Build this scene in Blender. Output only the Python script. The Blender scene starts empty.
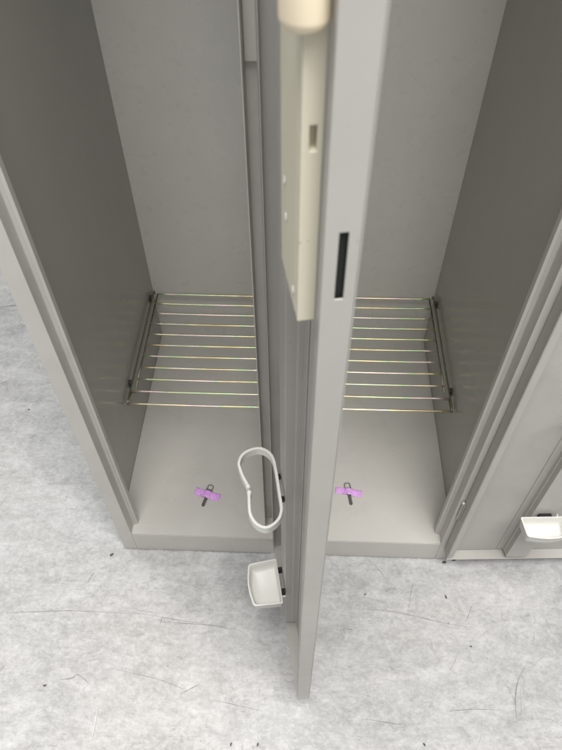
import bpy, bmesh, math, random
from mathutils import Vector, Matrix
random.seed(7)
S = bpy.context.scene
COL = S.collection

# ------------------------------------------------------------------ materials
def srgb(r, g, b):
    f = lambda c: (c/255/12.92) if c/255 <= .04045 else ((c/255+.055)/1.055)**2.4
    return (f(r), f(g), f(b), 1)

class Mat:
    def __init__(s, name):
        s.m = bpy.data.materials.new(name); s.m.use_nodes = True
        s.t = s.m.node_tree; s.b = s.t.nodes['Principled BSDF']
        s.co = s.n('ShaderNodeTexCoord').outputs['Object']
    def n(s, typ, **kw):
        o = s.t.nodes.new(typ)
        for k, v in kw.items(): setattr(o, k, v)
        return o
    def link(s, a, b): s.t.links.new(a, b)
    def mapping(s, scale=(1,1,1), rot=(0,0,0), loc=(0,0,0), src=None):
        m = s.n('ShaderNodeMapping'); m.inputs['Scale'].default_value = scale
        m.inputs['Rotation'].default_value = rot; m.inputs['Location'].default_value = loc
        s.link(src or s.co, m.inputs['Vector']); return m.outputs[0]
    def noise(s, scale, detail=4, rough=.55, vec=None, dist=0):
        o = s.n('ShaderNodeTexNoise'); o.inputs['Scale'].default_value = scale
        o.inputs['Detail'].default_value = detail; o.inputs['Roughness'].default_value = rough
        o.inputs['Distortion'].default_value = dist
        s.link(vec or s.co, o.inputs['Vector']); return o.outputs['Fac']
    def ramp(s, fac, stops, interp='LINEAR'):
        r = s.n('ShaderNodeValToRGB'); r.color_ramp.interpolation = interp
        e = r.color_ramp.elements
        while len(e) < len(stops): e.new(.5)
        for el, (p, c) in zip(e, stops):
            el.position = p; el.color = c if len(c) == 4 else (*c, 1)
        s.link(fac, r.inputs[0]); return r.outputs[0]
    def mix(s, fac, a, b, mode='MIX'):
        m = s.n('ShaderNodeMix', data_type='RGBA', blend_type=mode)
        for sock, v in ((m.inputs[0], fac), (m.inputs[6], a), (m.inputs[7], b)):
            if isinstance(v, (int, float)): sock.default_value = v
            elif isinstance(v, tuple): sock.default_value = v if len(v) == 4 else (*v, 1)
            else: s.link(v, sock)
        return m.outputs[2]
    def rng(s, v, a, b, c, d):
        m = s.n('ShaderNodeMapRange'); s.link(v, m.inputs[0])
        for i, x in enumerate((a, b, c, d)): m.inputs[i+1].default_value = x
        return m.outputs[0]
    def bump(s, h, strength, dist):
        b = s.n('ShaderNodeBump'); b.inputs['Strength'].default_value = strength
        b.inputs['Distance'].default_value = dist; s.link(h, b.inputs['Height'])
        s.link(b.outputs[0], s.b.inputs['Normal']); return b
    def base(s, c):
        if isinstance(c, tuple): s.b.inputs['Base Color'].default_value = c
        else: s.link(c, s.b.inputs['Base Color'])
    def set(s, **kw):
        for k, v in kw.items():
            i = s.b.inputs[k.replace('_', ' ')]
            if isinstance(v, (int, float, tuple)): i.default_value = v
            else: s.link(v, i)

def paint(name, col, rough=.38, var=.06, peel=.10, marks=1):
    m = Mat(name)
    n1 = m.noise(6, 5, .6)
    n2 = m.noise(45, 4, .6)
    dark = tuple(c*(1-var) for c in col[:3]); lite = tuple(min(1, c*(1+var)) for c in col[:3])
    c = m.mix(m.rng(n1, .3, .7, 0, 1), (*dark, 1), (*lite, 1))
    # faint vertical rub marks
    sg = m.noise(11, 6, .7, m.mapping((1, 1, .6), (0, 0, 0), (4, 4, 1)), .8)
    c = m.mix(m.rng(sg, .54, .72, 0, .16*marks), c, (.26, .25, .22, 1))
    st = m.noise(9, 3, .6, m.mapping((6, 6, .35)))
    c = m.mix(m.rng(st, .62, .8, 0, .10*marks), c, (.75, .74, .70, 1))
    # tiny specks of grime
    sp = m.noise(170, 2, .5)
    c = m.mix(m.rng(sp, .745, .80, 0, .35*marks), c, (.12, .11, .09, 1))
    m.base(c)
    rb = m.noise(3.5, 6, .7, None, 1.0)
    ra = m.n('ShaderNodeMath', operation='ADD'); m.link(m.rng(n2, .3, .7, rough-.06, rough+.05), ra.inputs[0]); m.link(m.rng(rb, .4, .7, 0, .14*marks), ra.inputs[1])
    m.set(Roughness=ra.outputs[0])
    m.b.inputs['Specular IOR Level'].default_value = .45
    m.bump(m.noise(260, 2, .5), peel, .0006)
    return m.m

M = {}
M['paint'] = paint('warm_grey_enamel', (.495, .480, .448))
M['door'] = paint('door_enamel_dimmed', (.395, .383, .358), .38)  # same locker enamel, toned down to hold back the brightly lit door edge
M['inner'] = paint('inner_enamel_shaded', (.365, .355, .322), .20, .03, .006, .25)  # same enamel darkened: shade of the side walls put into the colour
M['back'] = paint('back_enamel_lit', (.60, .59, .552), .30, .03, .006, .2)  # same enamel lightened: light on the back panel put into the colour
M['beige'] = paint('beige_plastic', (.62, .585, .465), .45, .02, .05)
M['cream'] = paint('cream_plastic', (.80, .70, .52), .42, .01, .03)
M['white'] = paint('white_plastic', (.66, .655, .62), .36, .02, .04)

def simple(name, col, rough, metal=0):
    m = Mat(name)
    n = m.noise(60, 3, .6)
    m.base(m.mix(n, tuple(c*.8 for c in col), tuple(min(1, c*1.15) for c in col)))
    m.set(Roughness=m.rng(n, .3, .7, max(.05, rough-.08), rough+.08), Metallic=metal)
    return m.m
M['black'] = simple('black_plastic', (.006, .006, .006), .75)
M['dark'] = simple('dark_steel', (.075, .072, .066), .38, .6)
M['steel'] = simple('bright_steel', (.62, .61, .58), .25, 1)
M['keymetal'] = simple('aged_nickel', (.36, .36, .35), .4, .85)
M['keydark'] = simple('worn_key_steel', (.13, .125, .12), .45, .5)

def zinc():
    m = Mat('zinc_chromate_wire')
    n = m.noise(7, 2, .5, m.mapping((1, 6, 3)), .8)
    c = m.ramp(n, [(.30, (.56, .47, .27)), (.42, (.78, .68, .40)), (.50, (.50, .66, .38)),
                   (.58, (.78, .62, .62)), (.68, (.84, .78, .50)), (.8, (.52, .68, .44))])
    m.base(c); m.set(Metallic=.8, Roughness=.36)
    return m.m
M['zinc'] = zinc()
M['rail'] = simple('olive_zinc_rail', (.22, .22, .15), .35, .8)

def tape():
    m = Mat('pink_tape')
    n = m.noise(260, 3, .6); w = m.noise(90, 2, .5, m.mapping((1, 5, 1)))
    c = m.mix(m.rng(n, .35, .65, 0, 1), (.58, .26, .68, 1), (.72, .41, .80, 1))
    c = m.mix(m.rng(w, .55, .75, 0, .4), c, (.78, .60, .80, 1))
    m.base(c); m.set(Roughness=.6); m.bump(w, .4, .0006)
    return m.m
M['tape'] = tape()

def concrete():
    m = Mat('worn_concrete')
    big = m.noise(2.2, 5, .6, None, .6)
    mid = m.noise(9, 8, .68, None, .8)
    strk = m.noise(7, 7, .65, m.mapping((1, 3.2, 1), (0, 0, .12)), .8)
    fine = m.noise(70, 8, .75)
    grit = m.noise(420, 3, .6)
    c = m.ramp(mid, [(.30, (.34, .342, .335)), (.43, (.50, .503, .495)), (.54, (.60, .603, .60)), (.68, (.74, .74, .74))])
    c = m.mix(m.rng(strk, .38, .66, 0, .50), c, (.40, .41, .405, 1))
    c = m.mix(m.rng(strk, .50, .30, 0, .60), c, (.70, .705, .71, 1))
    c = m.mix(m.rng(big, .35, .65, 0, .35), c, (.62, .60, .595, 1))
    c = m.mix(m.rng(fine, .50, .66, 0, .36), c, (.76, .77, .77, 1))
    c = m.mix(m.rng(fine, .48, .32, 0, .36), c, (.31, .315, .31, 1))
    gr = m.noise(34, 10, .82, m.mapping((1, 1.5, 1), (0, 0, .2), (9, 0, 0)), .4)
    c = m.mix(m.rng(gr, .52, .64, 0, .42), c, (.82, .825, .83, 1))
    c = m.mix(m.rng(gr, .48, .36, 0, .36), c, (.30, .305, .30, 1))
    gg = m.noise(130, 6, .8, m.mapping((1, 1.3, 1), (0, 0, .5), (1, 9, 0)))
    c = m.mix(m.rng(gg, .52, .62, 0, .26), c, (.84, .845, .85, 1))
    c = m.mix(m.rng(gg, .48, .38, 0, .26), c, (.30, .30, .295, 1))
    hs = m.noise(55, 5, .7, m.mapping((.22, 1, 1), (0, 0, .06), (2, 7, 0)), .3)
    c = m.mix(m.rng(hs, .56, .72, 0, .45), c, (.40, .40, .385, 1))
    # dark scuffed smudges
    sm = m.noise(13, 6, .7, m.mapping((1, 2.6, 1), (0, 0, -.25), (3, 1, 0)), 1.2)
    c = m.mix(m.rng(sm, .60, .74, 0, .55), c, (.25, .255, .25, 1))
    sp = m.noise(190, 2, .5, m.mapping((1, 1, 1), (0, 0, 0), (5, 2, 0)))
    c = m.mix(m.rng(sp, .71, .77, 0, .65), c, (.09, .085, .08, 1))
    # hairline scuffs: thin bands of stretched noise at several angles
    for i, (ang, sc) in enumerate(((.15, 26), (1.25, 22), (-.5, 30), (2.2, 24), (.75, 34))):
        v = m.mapping((.12, 1, 1), (0, 0, ang), (i*3.1, i, 0))
        v2 = m.mapping((1, 1, 1), (0, 0, 0), (i, 0, 0), v)
        l = m.noise(sc, 5, .6, v2, .25)
        ab = m.n('ShaderNodeMath', operation='SUBTRACT'); m.link(l, ab.inputs[0]); ab.inputs[1].default_value = .5
        a2 = m.n('ShaderNodeMath', operation='ABSOLUTE'); m.link(ab.outputs[0], a2.inputs[0])
        line = m.rng(a2.outputs[0], .0, .006, 1, 0)
        msk = m.noise(5.5, 3, .6, m.mapping((1, 1, 1), (0, 0, 0), (i*7, 4, 0)))
        mm = m.n('ShaderNodeMath', operation='MULTIPLY'); m.link(line, mm.inputs[0]); m.link(m.rng(msk, .52, .64, 0, .5), mm.inputs[1])
        c = m.mix(mm.outputs[0], c, (.22, .215, .21, 1) if i % 3 else (.74, .74, .74, 1))
    tint = m.mix(m.rng(m.noise(1.3, 2, .5), .35, .65, 0, 1), (.715, .725, .73, 1), (.74, .728, .72, 1))
    c = m.mix(1.0, c, tint, 'MULTIPLY')
    m.base(c)
    m.set(Roughness=m.rng(mid, .3, .7, .42, .62))
    m.b.inputs['Specular IOR Level'].default_value = .35
    h = m.n('ShaderNodeMath', operation='ADD'); m.link(fine, h.inputs[0]); m.link(grit, h.inputs[1])
    m.bump(h.outputs[0], .18, .0012)
    return m.m
M['concrete'] = concrete()
M['scratch'] = simple('scratch_grime', (.24, .237, .23), .7)
M['scratchw'] = simple('pale_scratch', (.54, .54, .54), .6)
M['grime'] = simple('dark_grime', (.07, .065, .055), .8)

# ------------------------------------------------------------------ helpers
def box(bm, x0, x1, y0, y1, z0, z1):
    vs = [bm.verts.new((x, y, z)) for x in (x0, x1) for y in (y0, y1) for z in (z0, z1)]
    for f in ((0,1,3,2), (4,6,7,5), (0,4,5,1), (2,3,7,6), (0,2,6,4), (1,5,7,3)):
        bm.faces.new([vs[i] for i in f])

def prism(bm, pts, z0, z1):
    a = [bm.verts.new((x, y, z0)) for x, y in pts]; b = [bm.verts.new((x, y, z1)) for x, y in pts]
    n = len(pts)
    for i in range(n): bm.faces.new((a[i], a[(i+1) % n], b[(i+1) % n], b[i]))
    bm.faces.new(list(reversed(a))); bm.faces.new(b)

def tube(bm, pts, r, seg=8, closed=False):
    pts = [Vector(p) for p in pts]; n = len(pts); rings = []
    up = None
    for i, p in enumerate(pts):
        if closed: t = (pts[(i+1) % n]-pts[i-1]).normalized()
        else: t = (pts[min(i+1, n-1)]-pts[max(i-1, 0)]).normalized()
        if up is None: up = t.orthogonal().normalized()
        up = (up - t*up.dot(t)).normalized(); w = t.cross(up)
        rings.append([bm.verts.new(p + (up*math.cos(a)+w*math.sin(a))*r) for a in [2*math.pi*k/seg for k in range(seg)]])
    for i in range(n if closed else n-1):
        A, B = rings[i], rings[(i+1) % n]
        for k in range(seg): bm.faces.new((A[k], A[(k+1) % seg], B[(k+1) % seg], B[k]))
    if not closed:
        bm.faces.new(list(reversed(rings[0]))); bm.faces.new(rings[-1])

def lathe(bm, prof, c=(0,0,0), seg=40):
    rings = []
    for r, z in prof:
        if r < 1e-6: rings.append([bm.verts.new((c[0], c[1], c[2]+z))])
        else: rings.append([bm.verts.new((c[0]+r*math.cos(2*math.pi*k/seg), c[1]+r*math.sin(2*math.pi*k/seg), c[2]+z)) for k in range(seg)])
    for A, B in zip(rings, rings[1:]):
        for k in range(seg):
            k2 = (k+1) % seg
            if len(A) == 1: bm.faces.new((A[0], B[k], B[k2]))
            elif len(B) == 1: bm.faces.new((A[k], A[k2], B[0]))
            else: bm.faces.new((A[k], A[k2], B[k2], B[k]))

def obj(name, bm, mat, parent=None, bevel=0, seg=2, smooth=False, loc=None):
    bmesh.ops.recalc_face_normals(bm, faces=bm.faces)
    me = bpy.data.meshes.new(name); bm.to_mesh(me); bm.free()
    if smooth:
        for p in me.polygons: p.use_smooth = True
    me.materials.append(mat)
    o = bpy.data.objects.new(name, me); COL.objects.link(o)
    if parent: o.parent = parent
    if loc: o.location = loc
    if bevel:
        b = o.modifiers.new('bevel', 'BEVEL'); b.width = bevel; b.segments = seg
        b.limit_method = 'ANGLE'; b.angle_limit = math.radians(35); b.harden_normals = True
        for p in me.polygons: p.use_smooth = True
    return o
def new(): return bmesh.new()
def empty(name, loc=(0,0,0), rz=0, label=None, cat=None, group=None):
    o = bpy.data.objects.new(name, None); COL.objects.link(o); o.empty_display_size = .05
    o.location = loc; o.rotation_euler = (0, 0, rz)
    tag(o, label, cat, group); return o
def tag(o, label=None, cat=None, group=None, kind=None):
    if label: o['label'] = label
    if cat: o['category'] = cat
    if group: o['group'] = group
    if kind: o['kind'] = kind
    return o

# ------------------------------------------------------------------ floor
bm = new(); n = 1
vs = [bm.verts.new(p) for p in ((-9, -9, 0), (10, -9, 0), (10, 9, 0), (-9, 9, 0))]; bm.faces.new(vs)
tag(obj('floor', bm, M['concrete']), kind='structure')

def smooth_path(pts, sub=8):
    out = []
    for i in range(len(pts)-1):
        p0 = pts[max(i-1, 0)]; p1 = pts[i]; p2 = pts[i+1]; p3 = pts[min(i+2, len(pts)-1)]
        for k in range(sub):
            t = k/sub
            out.append(tuple(.5*((2*p1[j])+(-p0[j]+p2[j])*t+(2*p0[j]-5*p1[j]+4*p2[j]-p3[j])*t*t+(-p0[j]+3*p1[j]-3*p2[j]+p3[j])*t**3) for j in (0, 1)))
    out.append(pts[-1]); return out
def ribbon(bm, pts, w, z):
    prev = None; N = len(pts)
    for i, (x, y) in enumerate(pts):
        a = pts[max(i-1, 0)]; b = pts[min(i+1, N-1)]
        dx, dy = b[0]-a[0], b[1]-a[1]; l = math.hypot(dx, dy) or 1
        ww = w*(.15+.85*math.sin(math.pi*i/(N-1)))*random.uniform(.35, 1.1)
        v = (bm.verts.new((x-dy/l*ww, y+dx/l*ww, z)), bm.verts.new((x+dy/l*ww, y-dx/l*ww, z)))
        if prev: bm.faces.new((prev[0], prev[1], v[1], v[0]))
        prev = v
lines = [
 ([(.425,-.099),(.505,-.103),(.583,-.118),(.638,-.126)], .0008), ([(-.191,-.129),(-.147,-.126),(-.067,-.121),(.05,-.123)], .0008),
 ([(.089,-.14),(.092,-.123)], .0009), ([(.092,-.135),(.222,-.139)], .0008), ([(-.068,-.236),(-.045,-.233),(-.036,-.227),(-.012,-.241)], .0013),
 ([(.582,-.26),(.623,-.256),(.664,-.256)], .001), ([(.439,-.276),(.493,-.282),(.508,-.279)], .0009),
 ([(.688,-.269),(.691,-.24),(.702,-.209),(.72,-.185)], .0011), ([(.469,-.011),(.49,-.037)], .0009), ([(.543,-.043),(.529,-.099)], .0006),
 ([(.629,-.116),(.644,-.086)], .0008), ([(-.056,-.068),(-.049,-.05)], .0012), ([(.016,-.215),(.103,-.23),(.147,-.244)], .0006),
 ([(-.367,.391),(-.351,.4)], .0018), ([(.14,-.251),(.171,-.234)], .001), ([(-.448,.642),(-.374,.655)], .0022),
 ([(.199,-.258),(.282,-.272)], .0006), ([(.013,-.117),(.249,-.147)], .0005)]
bm = new(); zz = .0003; N = 0
for pts, w in lines:
    ribbon(bm, smooth_path(pts, 10), w, zz + N*2e-6); N += 1
for k in range(420):
    x = random.uniform(-.6, 1.0); y = random.uniform(-.42, .75) if x < -.03 else random.uniform(-.42, .0)
    a = random.gauss(.1, .9); l = random.choice((.006, .009, .012, .018, .025, .035))*random.uniform(.6, 1.3); c = random.gauss(0, .05)*l
    ca, sa = math.cos(a), math.sin(a)
    p = [(x-ca*l/2, y-sa*l/2), (x-sa*c, y+ca*c), (x+ca*l/2, y+sa*l/2)]
    ribbon(bm, smooth_path(p, 7), random.uniform(.00010, .00032), zz + N*2e-6); N += 1
tag(obj('floor_scratches', bm, M['scratch']), kind='structure')
bm = new()
ribbon(bm, smooth_path([(.008,-.27),(.009,-.297),(.009,-.322)], 10), .0013, .0016)
for k in range(80):
    x = random.uniform(-.6, 1.0); y = random.uniform(-.42, .75) if x < -.03 else random.uniform(-.42, .0)
    a = random.uniform(0, 3.14); l = random.uniform(.01, .07); c = random.gauss(0, .05)*l
    ca, sa = math.cos(a), math.sin(a)
    ribbon(bm, smooth_path([(x-ca*l/2, y-sa*l/2), (x-sa*c, y+ca*c), (x+ca*l/2, y+sa*l/2)], 7), random.uniform(.00015, .0004), .0016+k*2e-6)
tag(obj('floor_scuffs', bm, M['scratchw']), kind='structure')

bm = new(); k = 0
for x0, x1 in ((-.002, .12), (.10, .28), (.33, .46), (.44, .613)):
    n = int((x1-x0)/.004)
    ribbon(bm, [(x0+(x1-x0)*i/n, -.0008+random.uniform(-.0004, .0004)) for i in range(n+1)], .0016, .0021+k*4e-6); k += 1
ribbon(bm, [(-.0010, .0+.5*i/90) for i in range(91)], .0012, .0021+k*4e-6)
tag(obj('floor_grime', bm, M['scratch']), kind='structure')

# loose flecks of dirt
def fleck(x, y, s, label, a):
    bm = new(); pts = []
    for k in range(9):
        r = s*random.uniform(.5, 1.1); t = 2*math.pi*k/9
        px, py = r*math.cos(t)*1.35, r*math.sin(t)*.6
        pts.append((px*math.cos(a)-py*math.sin(a), px*math.sin(a)+py*math.cos(a)))
    prism(bm, pts, 0, s*.35)
    o = obj('dirt_fleck', bm, M['grime'], None, s*.1, loc=(x, y, .0018))
    tag(o, label, 'dirt fleck', 'dirt flecks on the concrete')
for f in [(-.087,-.246,.0026,'dark dirt fleck on the concrete at the lower left, near the scuff mark',.2),
          (.231,-.321,.0024,'black dirt fleck nearest the viewer, left of its twin in front of the door',1.4),
          (.273,-.320,.0024,'black dirt fleck in front of the free door edge, right one of two',1.3),
          (.599,-.073,.0027,'round dark dirt fleck on the floor in front of the right jamb',1.9),
          (.453,-.074,.0020,'tiny dark dirt fleck on the floor in front of the right compartment',.6),
          (.535,-.310,.0024,'brownish dirt fleck on the bare floor at the lower right',2.0),
          (.631,-.158,.0021,'flat dirt fleck on the floor below the right open door',.1),
          (-.278,.319,.0026,'small black dirt fleck on the floor left of the locker',.4),
          (-.022,-.014,.0040,'long dark dirt fleck on the floor by the left front corner of the locker',.75),
          (.603,-.008,.0042,'largest dark lump of dirt against the foot of the right jamb',.2),
          (.622,-.003,.0034,'brown crumb of dirt just right of the lump at the right jamb',.1)]:
    fleck(*f)

# ------------------------------------------------------------------ locker
W, D, HT, FZ = .611, .507, 1.79, .0606
L = empty('steel_locker', label='grey steel two-compartment locker standing open on the concrete, both doors swung out', cat='locker')
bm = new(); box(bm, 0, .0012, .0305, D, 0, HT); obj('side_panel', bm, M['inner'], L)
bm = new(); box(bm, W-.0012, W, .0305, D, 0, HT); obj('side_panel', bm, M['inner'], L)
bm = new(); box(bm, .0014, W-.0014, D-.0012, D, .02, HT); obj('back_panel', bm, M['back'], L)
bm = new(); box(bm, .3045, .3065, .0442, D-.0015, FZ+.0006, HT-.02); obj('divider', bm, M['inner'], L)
def bottom_bm(x0, x1):
    bm = new(); box(bm, x0, x1, .0004, D-.0015, FZ-.0012, FZ); return bm
bm = new()
box(bm, .0237, .2843, .0002, .0014, .0, FZ)      # front risers under each compartment
box(bm, .3267, .5873, .0002, .0014, .0, FZ)
obj('plinth', bm, M['paint'], L, .0006)
bm = new(); box(bm, .0014, .3043, .0016, D-.0014, FZ-.0012, FZ+.0003); obj('bottom_panel', bm, M['paint'], L, .0008)
bm = new(); box(bm, .3067, W-.0014, .0016, D-.0014, FZ-.0012, FZ+.0003); obj('bottom_panel', bm, M['paint'], L, .0008)
def jamb(mir):
    pts = [(0, 0), (.0235, 0), (.0235, .0200), (.0278, .0200), (.0278, .0213), (.0322, .0213), (.0322, .0303), (0, .0303)]
    if mir: pts = [(W-x, y) for x, y in pts][::-1]
    bm = new(); prism(bm, [p for p in pts], FZ+.0006, HT-.02); q = [pts[0], pts[1], (pts[1][0], .0303), pts[-1]] if not mir else [pts[-1], pts[-2], (pts[-2][0], .0303), pts[0]]
    prism(bm, q, 0, FZ+.0006)
    obj('jamb', bm, M['paint'], L, .0007)
jamb(False); jamb(True)
pts = [(.2845, 0), (.3265, 0), (.3265, .0200), (.343, .0200), (.343, .0440), (.268, .0440), (.268, .0200), (.2692, .0196), (.2695, .0425), (.2845, .0425)]
bm = new(); prism(bm, pts, FZ+.0006, HT-.02)
prism(bm, [(.2845, 0), (.3265, 0), (.3265, .03), (.2845, .03)], 0, FZ+.0006)
post = obj('center_post', bm, M['paint'], L, .0007)
bm = new(); box(bm, .2698, .2843, .0375, .0420, .902, 1.06); obj('strike_plate', bm, M['paint'], post, .0004)
bm = new(); box(bm, .2818, .2836, .0368, .0374, .936, 1.00); obj('strike_slot', bm, M['black'], post)
bm = new(); tube(bm, [(.2705, .0345, .985), (.2745, .0335, .992), (.2775, .0342, 1.002)], .0006, 6); obj('wire_clip', bm, M['steel'], post, smooth=True)
bm = new(); box(bm, 0, W, .0, D, HT-.0198, HT); obj('top_panel', bm, M['paint'], L, .001)
for x0, x1 in ((.0014, .3043), (.3067, W-.0014)):
    bm = new(); box(bm, x0, x1, .04, D-.0016, 1.50, 1.502); obj('hat_shelf', bm, M['paint'], L)
# rack studs on the compartment walls
def stud(x, y, z):
    bm = new(); box(bm, x-.0022, x+.0022, y-.004, y+.004, z-.006, z+.010)
    box(bm, x-.0034, x+.0034, y-.0025, y+.0025, z+.008, z+.011)
    obj('rack_stud', bm, M['dark'], L, .0006)
for y in (.238, .470):
    stud(.0037, y, .2035); stud(.3022, y, .2035); stud(.3088, y, .2035); stud(W-.0037, y, .2035)

# ------------------------------------------------------------------ doors
ZB, ZT, DL, T = .045, 1.735, .262, .0195
def oval_ring(bm, path, z0, z1, th):
    N = len(path); rows = []
    for i, (x, y) in enumerate(path):
        a = path[max(i-1, 0)]; b = path[min(i+1, N-1)]
        dx, dy = b[0]-a[0], b[1]-a[1]; l = math.hypot(dx, dy)
        nx, ny = -dy/l*th/2, dx/l*th/2
        rows.append([bm.verts.new((x+nx, y+ny, z0)), bm.verts.new((x+nx, y+ny, z1)), bm.verts.new((x-nx, y-ny, z1)), bm.verts.new((x-nx, y-ny, z0))])
    for A, B in zip(rows, rows[1:]):
        for k in range(4): bm.faces.new((A[k], A[(k+1) % 4], B[(k+1) % 4], B[k]))
    bm.faces.new(rows[0]); bm.faces.new(rows[-1][::-1])

def make_tray(bm, u0, u1, g, dep, zt, h):
    # open tray seen from above; g = stand-off, dep = reach from the door
    def loop(inset, z, k):
        um = (u0+u1)/2; hw = (u1-u0)/2-inset; tp = .0025
        v0 = -(g)-inset*.6; v1 = -(g+dep)+inset; r = .006 if inset < .003 else .004
        pts = []
        cs = [(um-hw, v0, r*.4), (um-hw+tp, v1, r), (um+hw-tp, v1, r), (um+hw, v0, r*.4)]
        n = len(cs)
        for i in range(n):
            p = Vector(cs[i][:2]); a = Vector(cs[i-1][:2]); b = Vector(cs[(i+1) % n][:2]); rr = cs[i][2]
            pa = p+(a-p).normalized()*rr; pb = p+(b-p).normalized()*rr
            for t in (0, .25, .5, .75, 1):
                q = pa*(1-t)**2+p*2*t*(1-t)+pb*t*t; pts.append(q)
            if i == 1:   # bowed front
                for t in (.25, .5, .75):
                    q = pb.lerp(Vector(cs[2][:2])+(p-Vector(cs[2][:2])).normalized()*rr, t); q.y -= .0035*math.sin(math.pi*t); pts.append(q)
        return [bm.verts.new((q.x, q.y, z)) for q in pts]
    prof = [(.0055, zt-h), (.003, zt-h+.002), (.0012, zt-h*.5), (.0, zt-.0035), (-.0008, zt-.003), (-.0008, zt-.0005), (-.0002, zt), (.0012, zt), (.0018, zt-.0008),
            (.0026, zt-h*.5), (.0045, zt-h+.0045), (.0075, zt-h+.0028)]
    ls = [loop(i, z, 0) for i, z in prof]
    for A, B in zip(ls, ls[1:]):
        n = len(A)
        for k in range(n): bm.faces.new((A[k], A[(k+1) % n], B[(k+1) % n], B[k]))
    bm.faces.new(ls[-1]); bm.faces.new(ls[0][::-1])

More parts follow.
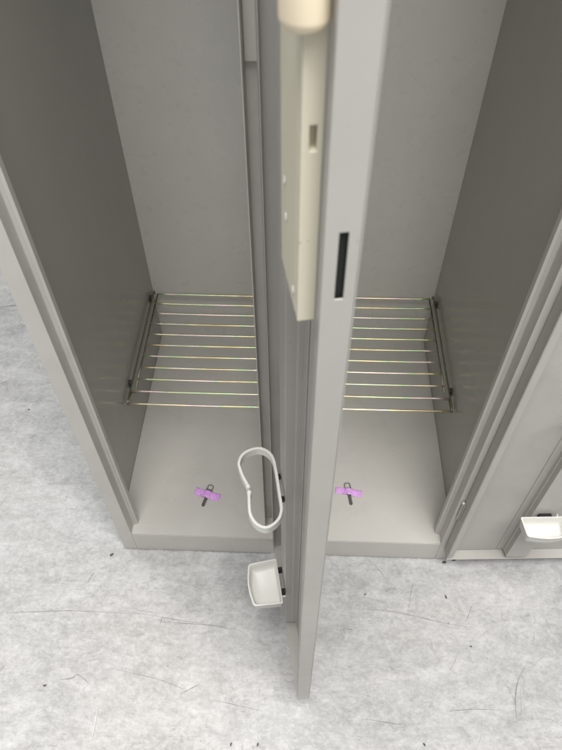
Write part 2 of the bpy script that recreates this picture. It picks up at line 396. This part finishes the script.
def make_door(loc, ang, thick, tray_u, tray_z, reach, clips, label):
    e = bpy.data.objects.new('door', None); COL.objects.link(e); e.parent = L
    e.location = loc; e.rotation_euler = (0, 0, ang); e.empty_display_size = .05; e['label'] = label
    t = thick
    bm = new()
    box(bm, 0, DL, t-.001, t, ZB, ZT)                               # outer skin
    box(bm, 0, .001, .0, t-.0011, ZB, ZT)                            # hinge edge
    box(bm, .0011, DL-.0012, .0006, t-.0011, ZB, ZB+.001)            # bottom edge
    box(bm, .0011, DL-.0012, .0006, t-.0011, ZT-.001, ZT)            # top edge
    box(bm, .0011, .0105, .0, .001, ZB+.012, ZT-.012)                # return lips
    box(bm, DL-.0095, DL-.0012, .0, .001, ZB+.060, ZT-.012)
    skin = obj('door_panel', bm, M['door'], e, .0005)
    # free edge with bolt slot
    bm = new(); vs_ = [0, .0074, .0122, t-.0011]; zs = [ZB, .9118, .9560, ZT]
    g = [[bm.verts.new((DL, v, z)) for z in zs] for v in vs_]
    for i in range(3):
        for j in range(3):
            if (i, j) != (1, 1): bm.faces.new((g[i][j], g[i+1][j], g[i+1][j+1], g[i][j+1]))
    bmesh.ops.recalc_face_normals(bm, faces=bm.faces)
    if sum((f.normal.x for f in bm.faces)) < 0: bmesh.ops.reverse_faces(bm, faces=bm.faces)
    bmesh.ops.solidify(bm, geom=bm.faces, thickness=.0011)
    obj('free_edge', bm, M['door'], e, .0004)
    bm = new(); box(bm, DL-.010, DL-.0022, .004, .0155, .899, .969); obj('bolt_slot_dark', bm, M['black'], e)  # solid black box, paints the darkness inside the bolt slot
    # vertical stiffener with stepped flanks
    u0, u1 = .105, .143
    st = [(u0, 0), (u1, 0), (u1, .0105), (u1+.0012, .0108), (u1+.0016, t-.0024), (u1+.012, t-.0024), (u1+.012, t-.0011),
          (u0-.012, t-.0011), (u0-.012, t-.0024), (u0-.0016, t-.0024), (u0-.0012, .0108), (u0, .0105)]
    bm = new(); prism(bm, st, ZB+.010, ZT-.010); hat = obj('stiffener', bm, M['door'], e, .0006)
    # hinge leaves
    for z in (.20, .90, 1.60):
        bm = new(); tube(bm, [(-.0026, t-.0010, z-.03), (-.0026, t-.0010, z+.022)], .0018, 12)
        box(bm, -.0018, -.0003, t-.006, t-.002, z-.028, z+.020)
        h = obj('hinge', bm, M['door'], e, .0003)
        bm = new(); lathe(bm, [(0, 0), (.0024, .0002), (.0026, .0014), (.0016, .0026), (0, .003)], seg=16)
        obj('hinge_pin', bm, M['white'], h, smooth=True, loc=(-.0026, t-.0010, z+.022))
    # lock housing on the inner face, at the free edge
    h0, h1, z0, z1 = .192, .250, .886, 1.13
    bm = new(); bx0, bx1 = -.0105, -.0002
    # front column face carries a small window: build face as a grid with a gap
    box(bm, h0, h1-.0068, bx0, bx1, z0, z1)
    body = obj('lock_housing', bm, M['beige'], e, .0012, 3)
    bm = new(); vv = [bx0+.0002, bx0+.0040, bx0+.0075, bx1]; zs = [z0+.0002, .9935, 1.006, z1-.0002]
    g = [[bm.verts.new((h1, v, z)) for z in zs] for v in vv]
    for i in range(3):
        for j in range(3):
            if (i, j) != (1, 1): bm.faces.new((g[i][j], g[i+1][j], g[i+1][j+1], g[i][j+1]))
    bmesh.ops.recalc_face_normals(bm, faces=bm.faces)
    if sum((f.normal.x for f in bm.faces)) < 0: bmesh.ops.reverse_faces(bm, faces=bm.faces)
    bmesh.ops.solidify(bm, geom=bm.faces, thickness=.0066)
    obj('housing_front', bm, M['beige'], e, .0004)
    for su, sz in ((.2060, .951), (.2115, .931), (.238, .900)):
        bm = new(); lathe(bm, [(0, 0), (.0014, .0001), (.0016, .0004), (.0025, .0005), (.0027, .0)], seg=20)
        bmesh.ops.rotate(bm, verts=bm.verts, matrix=Matrix.Rotation(math.radians(90), 3, 'X'))
        obj('screw', bm, M['white'], e, smooth=True, loc=(su, bx0-.0002, sz))  # white colour stands in for the glints on the screws
    # turning knob on the front of the housing
    bm = new(); r = .0103
    lathe(bm, [(0, 0), (r*.55, .0002), (r*.80, .0010), (r*.92, .0028), (r*.985, .0042), (r, .0052), (r, .050), (r*.9, .054), (0, .055)], (0, 0, 0), 48)
    obj('knob', bm, M['cream'], e, smooth=True, loc=(.2485, -.0095, 1.0455))
    # umbrella ring
    raw = [(.1421,-.0419),(.1490,-.0430),(.1609,-.0442),(.1700,-.0445),(.1772,-.0429),(.1850,-.0390),(.1905,-.0325),(.1918,-.0260),(.1885,-.0180),(.1820,-.0110),
           (.1740,-.0075),(.1669,-.0063),(.1510,-.0060),(.1281,-.0055),(.1120,-.0055),(.1005,-.0062),(.0920,-.0090),(.0850,-.0150),(.0815,-.0230),(.0822,-.0320),
           (.0860,-.0410),(.0920,-.0468),(.1005,-.0499),(.1090,-.0492),(.1187,-.0473),(.1280,-.0442),(.1340,-.0422)]
    raw = [(.122+(u-.1365)*.97, v*.97) for u, v in raw]
    path = smooth_path(raw, 5)
    bm = new(); oval_ring(bm, path, .469, .482, .0034)
    ring = obj('umbrella_ring', bm, M['white'], e, .0006)
    for (u, v) in (path[0], path[-1]):
        bm = new(); lathe(bm, [(0, 0), (.0018, 0), (.0029, .001), (.0029, .0130), (.0018, .0145), (0, .0149)], seg=18)
        obj('ring_tip', bm, M['white'], ring, smooth=True, loc=(u, v, .468))
    for u in (.106, .137):
        bm = new(); box(bm, u-.0025, u+.0025, -.0040, -.0003, .466, .473); obj('ring_clip', bm, M['black'], ring, .0005)
    # drip tray
    bm = new(); a, b = tray_u
    make_tray(bm, a, b, .0068, reach, tray_z, .026)
    tray = obj('drip_tray', bm, M['white'], e, smooth=True)
    c = (a+b)/2
    for u, w in clips:
        bm = new(); box(bm, c+u-w, c+u+w, -.0064, -.0003, tray_z-.012, tray_z-.001); obj('tray_clip', bm, M['black'], tray, .0005)
    bm = new(); tube(bm, [(c+.024, -.0003, tray_z-.004), (c+.024, -.0075, tray_z-.004)], .0013, 10); obj('tray_pin', bm, M['white'], tray, smooth=True)
    return e
make_door((.2835, -.006, 0), math.atan2(-.9818, .1899), T, (.0935, .163), .203, .044, ((-.018, .003), (.016, .0035)), 'door of the left compartment, swung straight out toward the viewer, seen on edge')
make_door((.597, -.0222, 0), math.atan2(.05, .9987), T, (.084, .156), .222, .033, ((.004, .010),), 'door of the right compartment, folded back flat to the right, inner side showing')

# ------------------------------------------------------------------ wire racks
def rack(label):
    e = empty('wire_rack', label=label, cat='wire rack', group='wire racks in the locker compartments')
    return e
def fill_rack(e, x0, x1):
    z = 0; ys = [.198+.02975*i for i in range(11)]
    for i, y in enumerate(ys):
        o = .004 if i < 2 else .0095
        bm = new(); n = 14
        tube(bm, [(x0+o+(x1-x0-2*o)*k/n, y, z-.0012*math.sin(math.pi*k/n)) for k in range(n+1)], .0018, 8)
        w = obj('wire', bm, M['zinc'], e, smooth=True)
    for s, xs in ((1, x0), (-1, x1)):
        a = xs+s*.0108; b = xs+s*.0046
        bm = new(); tube(bm, [(a, .2265, -.0032), (a, .35, -.0032), (a, .4975, -.0032)], .0016, 8)
        obj('support_rail', bm, M['rail'], e, smooth=True)
        bm = new(); pts = [(b, .196, .000), (b, .1955, .003), (b, .197, .005), (b, .203, .0068), (b, .22, .0072), (b, .35, .0072), (b, .488, .0072), (b, .497, .0055), (b, .4985, .003), (b, .4985, -.002)]
        tube(bm, pts, .0018, 8); tube(bm, [(b, .196, .0), (b, .2265, -.0028), (a, .2275, -.0032)], .0015, 8)
        obj('hanging_rail', bm, M['rail'], e, smooth=True)
r1 = rack('brassy wire rack low in the left compartment'); r1.location = (0, 0, .1965)
fill_rack(r1, .0016, .3040)
r2 = rack('brassy wire rack low in the right compartment'); r2.location = (0, 0, .1985)
fill_rack(r2, .3070, W-.0016)

# ------------------------------------------------------------------ keys and tape
def key(loc, rz, label):
    e = empty('key', loc, rz, label, 'key', 'keys taped to the compartment floors'); e.scale = (.86, .9, .8)
    bm = new()   # bow with a hole: frame outline
    o = [(-.0065, .010), (.0065, .010), (.0078, .014), (.0072, .027), (.0045, .030), (-.0045, .030), (-.0072, .027), (-.0078, .014)]
    i = [(-.0045, .0185), (.0045, .0185), (.0050, .0200), (.0046, .0262), (.0030, .0275), (-.0030, .0275), (-.0046, .0262), (-.0050, .0200)]
    tops = []
    for z in (.0006, .0026):
        tops.append(([bm.verts.new((*p, z)) for p in o], [bm.verts.new((*p, z)) for p in i]))
    for A, B in tops:
        for k in range(8): bm.faces.new((A[k], A[(k+1) % 8], B[(k+1) % 8], B[k]))
    for w in (0, 1):
        A, B = tops[0][w], tops[1][w]
        for k in range(8): bm.faces.new((A[k], A[(k+1) % 8], B[(k+1) % 8], B[k]))
    obj('bow', bm, M['keymetal'], e, .0004)
    bm = new(); prism(bm, [(-.0058, .0035), (.0058, .0035), (.0068, .0175), (-.0068, .0175)], .0006, .0046); obj('head_cover', bm, M['keydark'], e, .0006)
    bm = new(); prism(bm, [(-.0034, .0034), (.0034, .0034), (.0034, -.004), (.0036, -.006), (.0036, -.009), (.0027, -.0105), (.0036, -.0125), (.0030, -.0160), (.0036, -.0175),
                           (.0036, -.0205), (.0015, -.0235), (-.0015, -.0235), (-.0036, -.0215)], .0006, .0032)
    obj('blade', bm, M['keydark'], e, .0003)
def tape_strip(loc, rz, ln, wd, label, seed):
    rnd = random.Random(seed); bm = new(); nu, nv = 26, 8; g = []
    for a in range(nu+1):
        row = []
        for b in range(nv+1):
            u = (a/nu-.5)*ln; v = (b/nv-.5)*wd
            if a in (0, nu): u += rnd.uniform(-.0018, .0018)
            if b in (0, nv): v += rnd.uniform(-.0006, .0006)
            h = .0054*math.exp(-(u/.0075)**2) + .0007*math.sin(a*1.7+seed)*math.cos(b*1.1) + .0011
            row.append(bm.verts.new((u, v + .0015*math.sin(a/nu*3.3+seed), h)))
        g.append(row)
    for a in range(nu):
        for b in range(nv): bm.faces.new((g[a][b], g[a+1][b], g[a+1][b+1], g[a][b+1]))
    bmesh.ops.recalc_face_normals(bm, faces=bm.faces); bmesh.ops.solidify(bm, geom=bm.faces, thickness=.00015)
    o = obj('tape_strip', bm, M['tape'], smooth=True, loc=loc); o.rotation_euler.z = rz
    tag(o, label, 'tape', 'pink tape strips holding the keys')
fz = FZ+.0003
key((.1530, .0815, fz), math.radians(-14), 'small dark key under pink tape on the left compartment floor')
tape_strip((.1540, .0870, fz), math.radians(-16), .050, .0155, 'crumpled pink tape strip across the key in the left compartment', 3)
key((.4250, .0945, fz), math.radians(9), 'small dark key under pink tape on the right compartment floor')
tape_strip((.4240, .1010, fz), math.radians(-5), .050, .0140, 'flat pink tape strip across the key in the right compartment', 8)

# ------------------------------------------------------------------ light
wd = bpy.data.worlds.new('World'); S.world = wd; wd.use_nodes = True
bg = wd.node_tree.nodes['Background']; bg.inputs[0].default_value = (.95, .97, 1.0, 1); bg.inputs[1].default_value = .36
def area(name, loc, size, sy, power, col, target):
    d = bpy.data.lights.new(name, 'AREA'); d.shape = 'RECTANGLE'; d.size = size; d.size_y = sy; d.energy = power; d.color = col
    o = bpy.data.objects.new(name, d); COL.objects.link(o); o.location = loc
    o.rotation_euler = (Vector(target)-Vector(loc)).to_track_quat('-Z', 'Y').to_euler(); return o
area('ceiling_and_fill', (.70, -.85, 2.75), 1.1, 1.9, 112, (1.0, .98, .95), (.58, -.8, 0))

area('ceiling_and_fill', (-1.5, .9, 2.9), 1.1, 1.9, 42, (1.0, .985, .96), (-1.2, .3, 0))  # added unseen fill, brightens the floor left of the locker
area('ceiling_and_fill', (.35, -3.9, 2.8), 1.6, .9, 22, (1.0, .985, .96), (.3, .4, .7))  # added unseen fill from far behind the camera, lifts the back panel

# ------------------------------------------------------------------ camera
pit, yaw, rol = .8793321986506856, -.04299381868733337, -.007769164104302208
fw = Vector((math.sin(yaw)*math.cos(pit), math.cos(yaw)*math.cos(pit), -math.sin(pit)))
r = Vector((math.cos(yaw), -math.sin(yaw), 0)); u = r.cross(fw)
r2 = math.cos(rol)*r+math.sin(rol)*u; u2 = -math.sin(rol)*r+math.cos(rol)*u
cd = bpy.data.cameras.new('camera'); cam = bpy.data.objects.new('camera', cd); COL.objects.link(cam)
m = Matrix((r2, u2, -fw)).transposed().to_4x4(); m.translation = Vector((.3224367498, -.5124105936, 1.150518871))
cam.matrix_world = m
cd.sensor_fit = 'VERTICAL'; cd.sensor_height = 24; cd.lens = 24*639.947/750; cd.clip_start = .01; cd.clip_end = 100
cd.dof.use_dof = True; cd.dof.focus_distance = 1.15; cd.dof.aperture_fstop = 9
S.camera = cam
S.view_settings.view_transform = 'Standard'; S.view_settings.look = 'None'; S.view_settings.gamma = 1; S.view_settings.exposure = 0
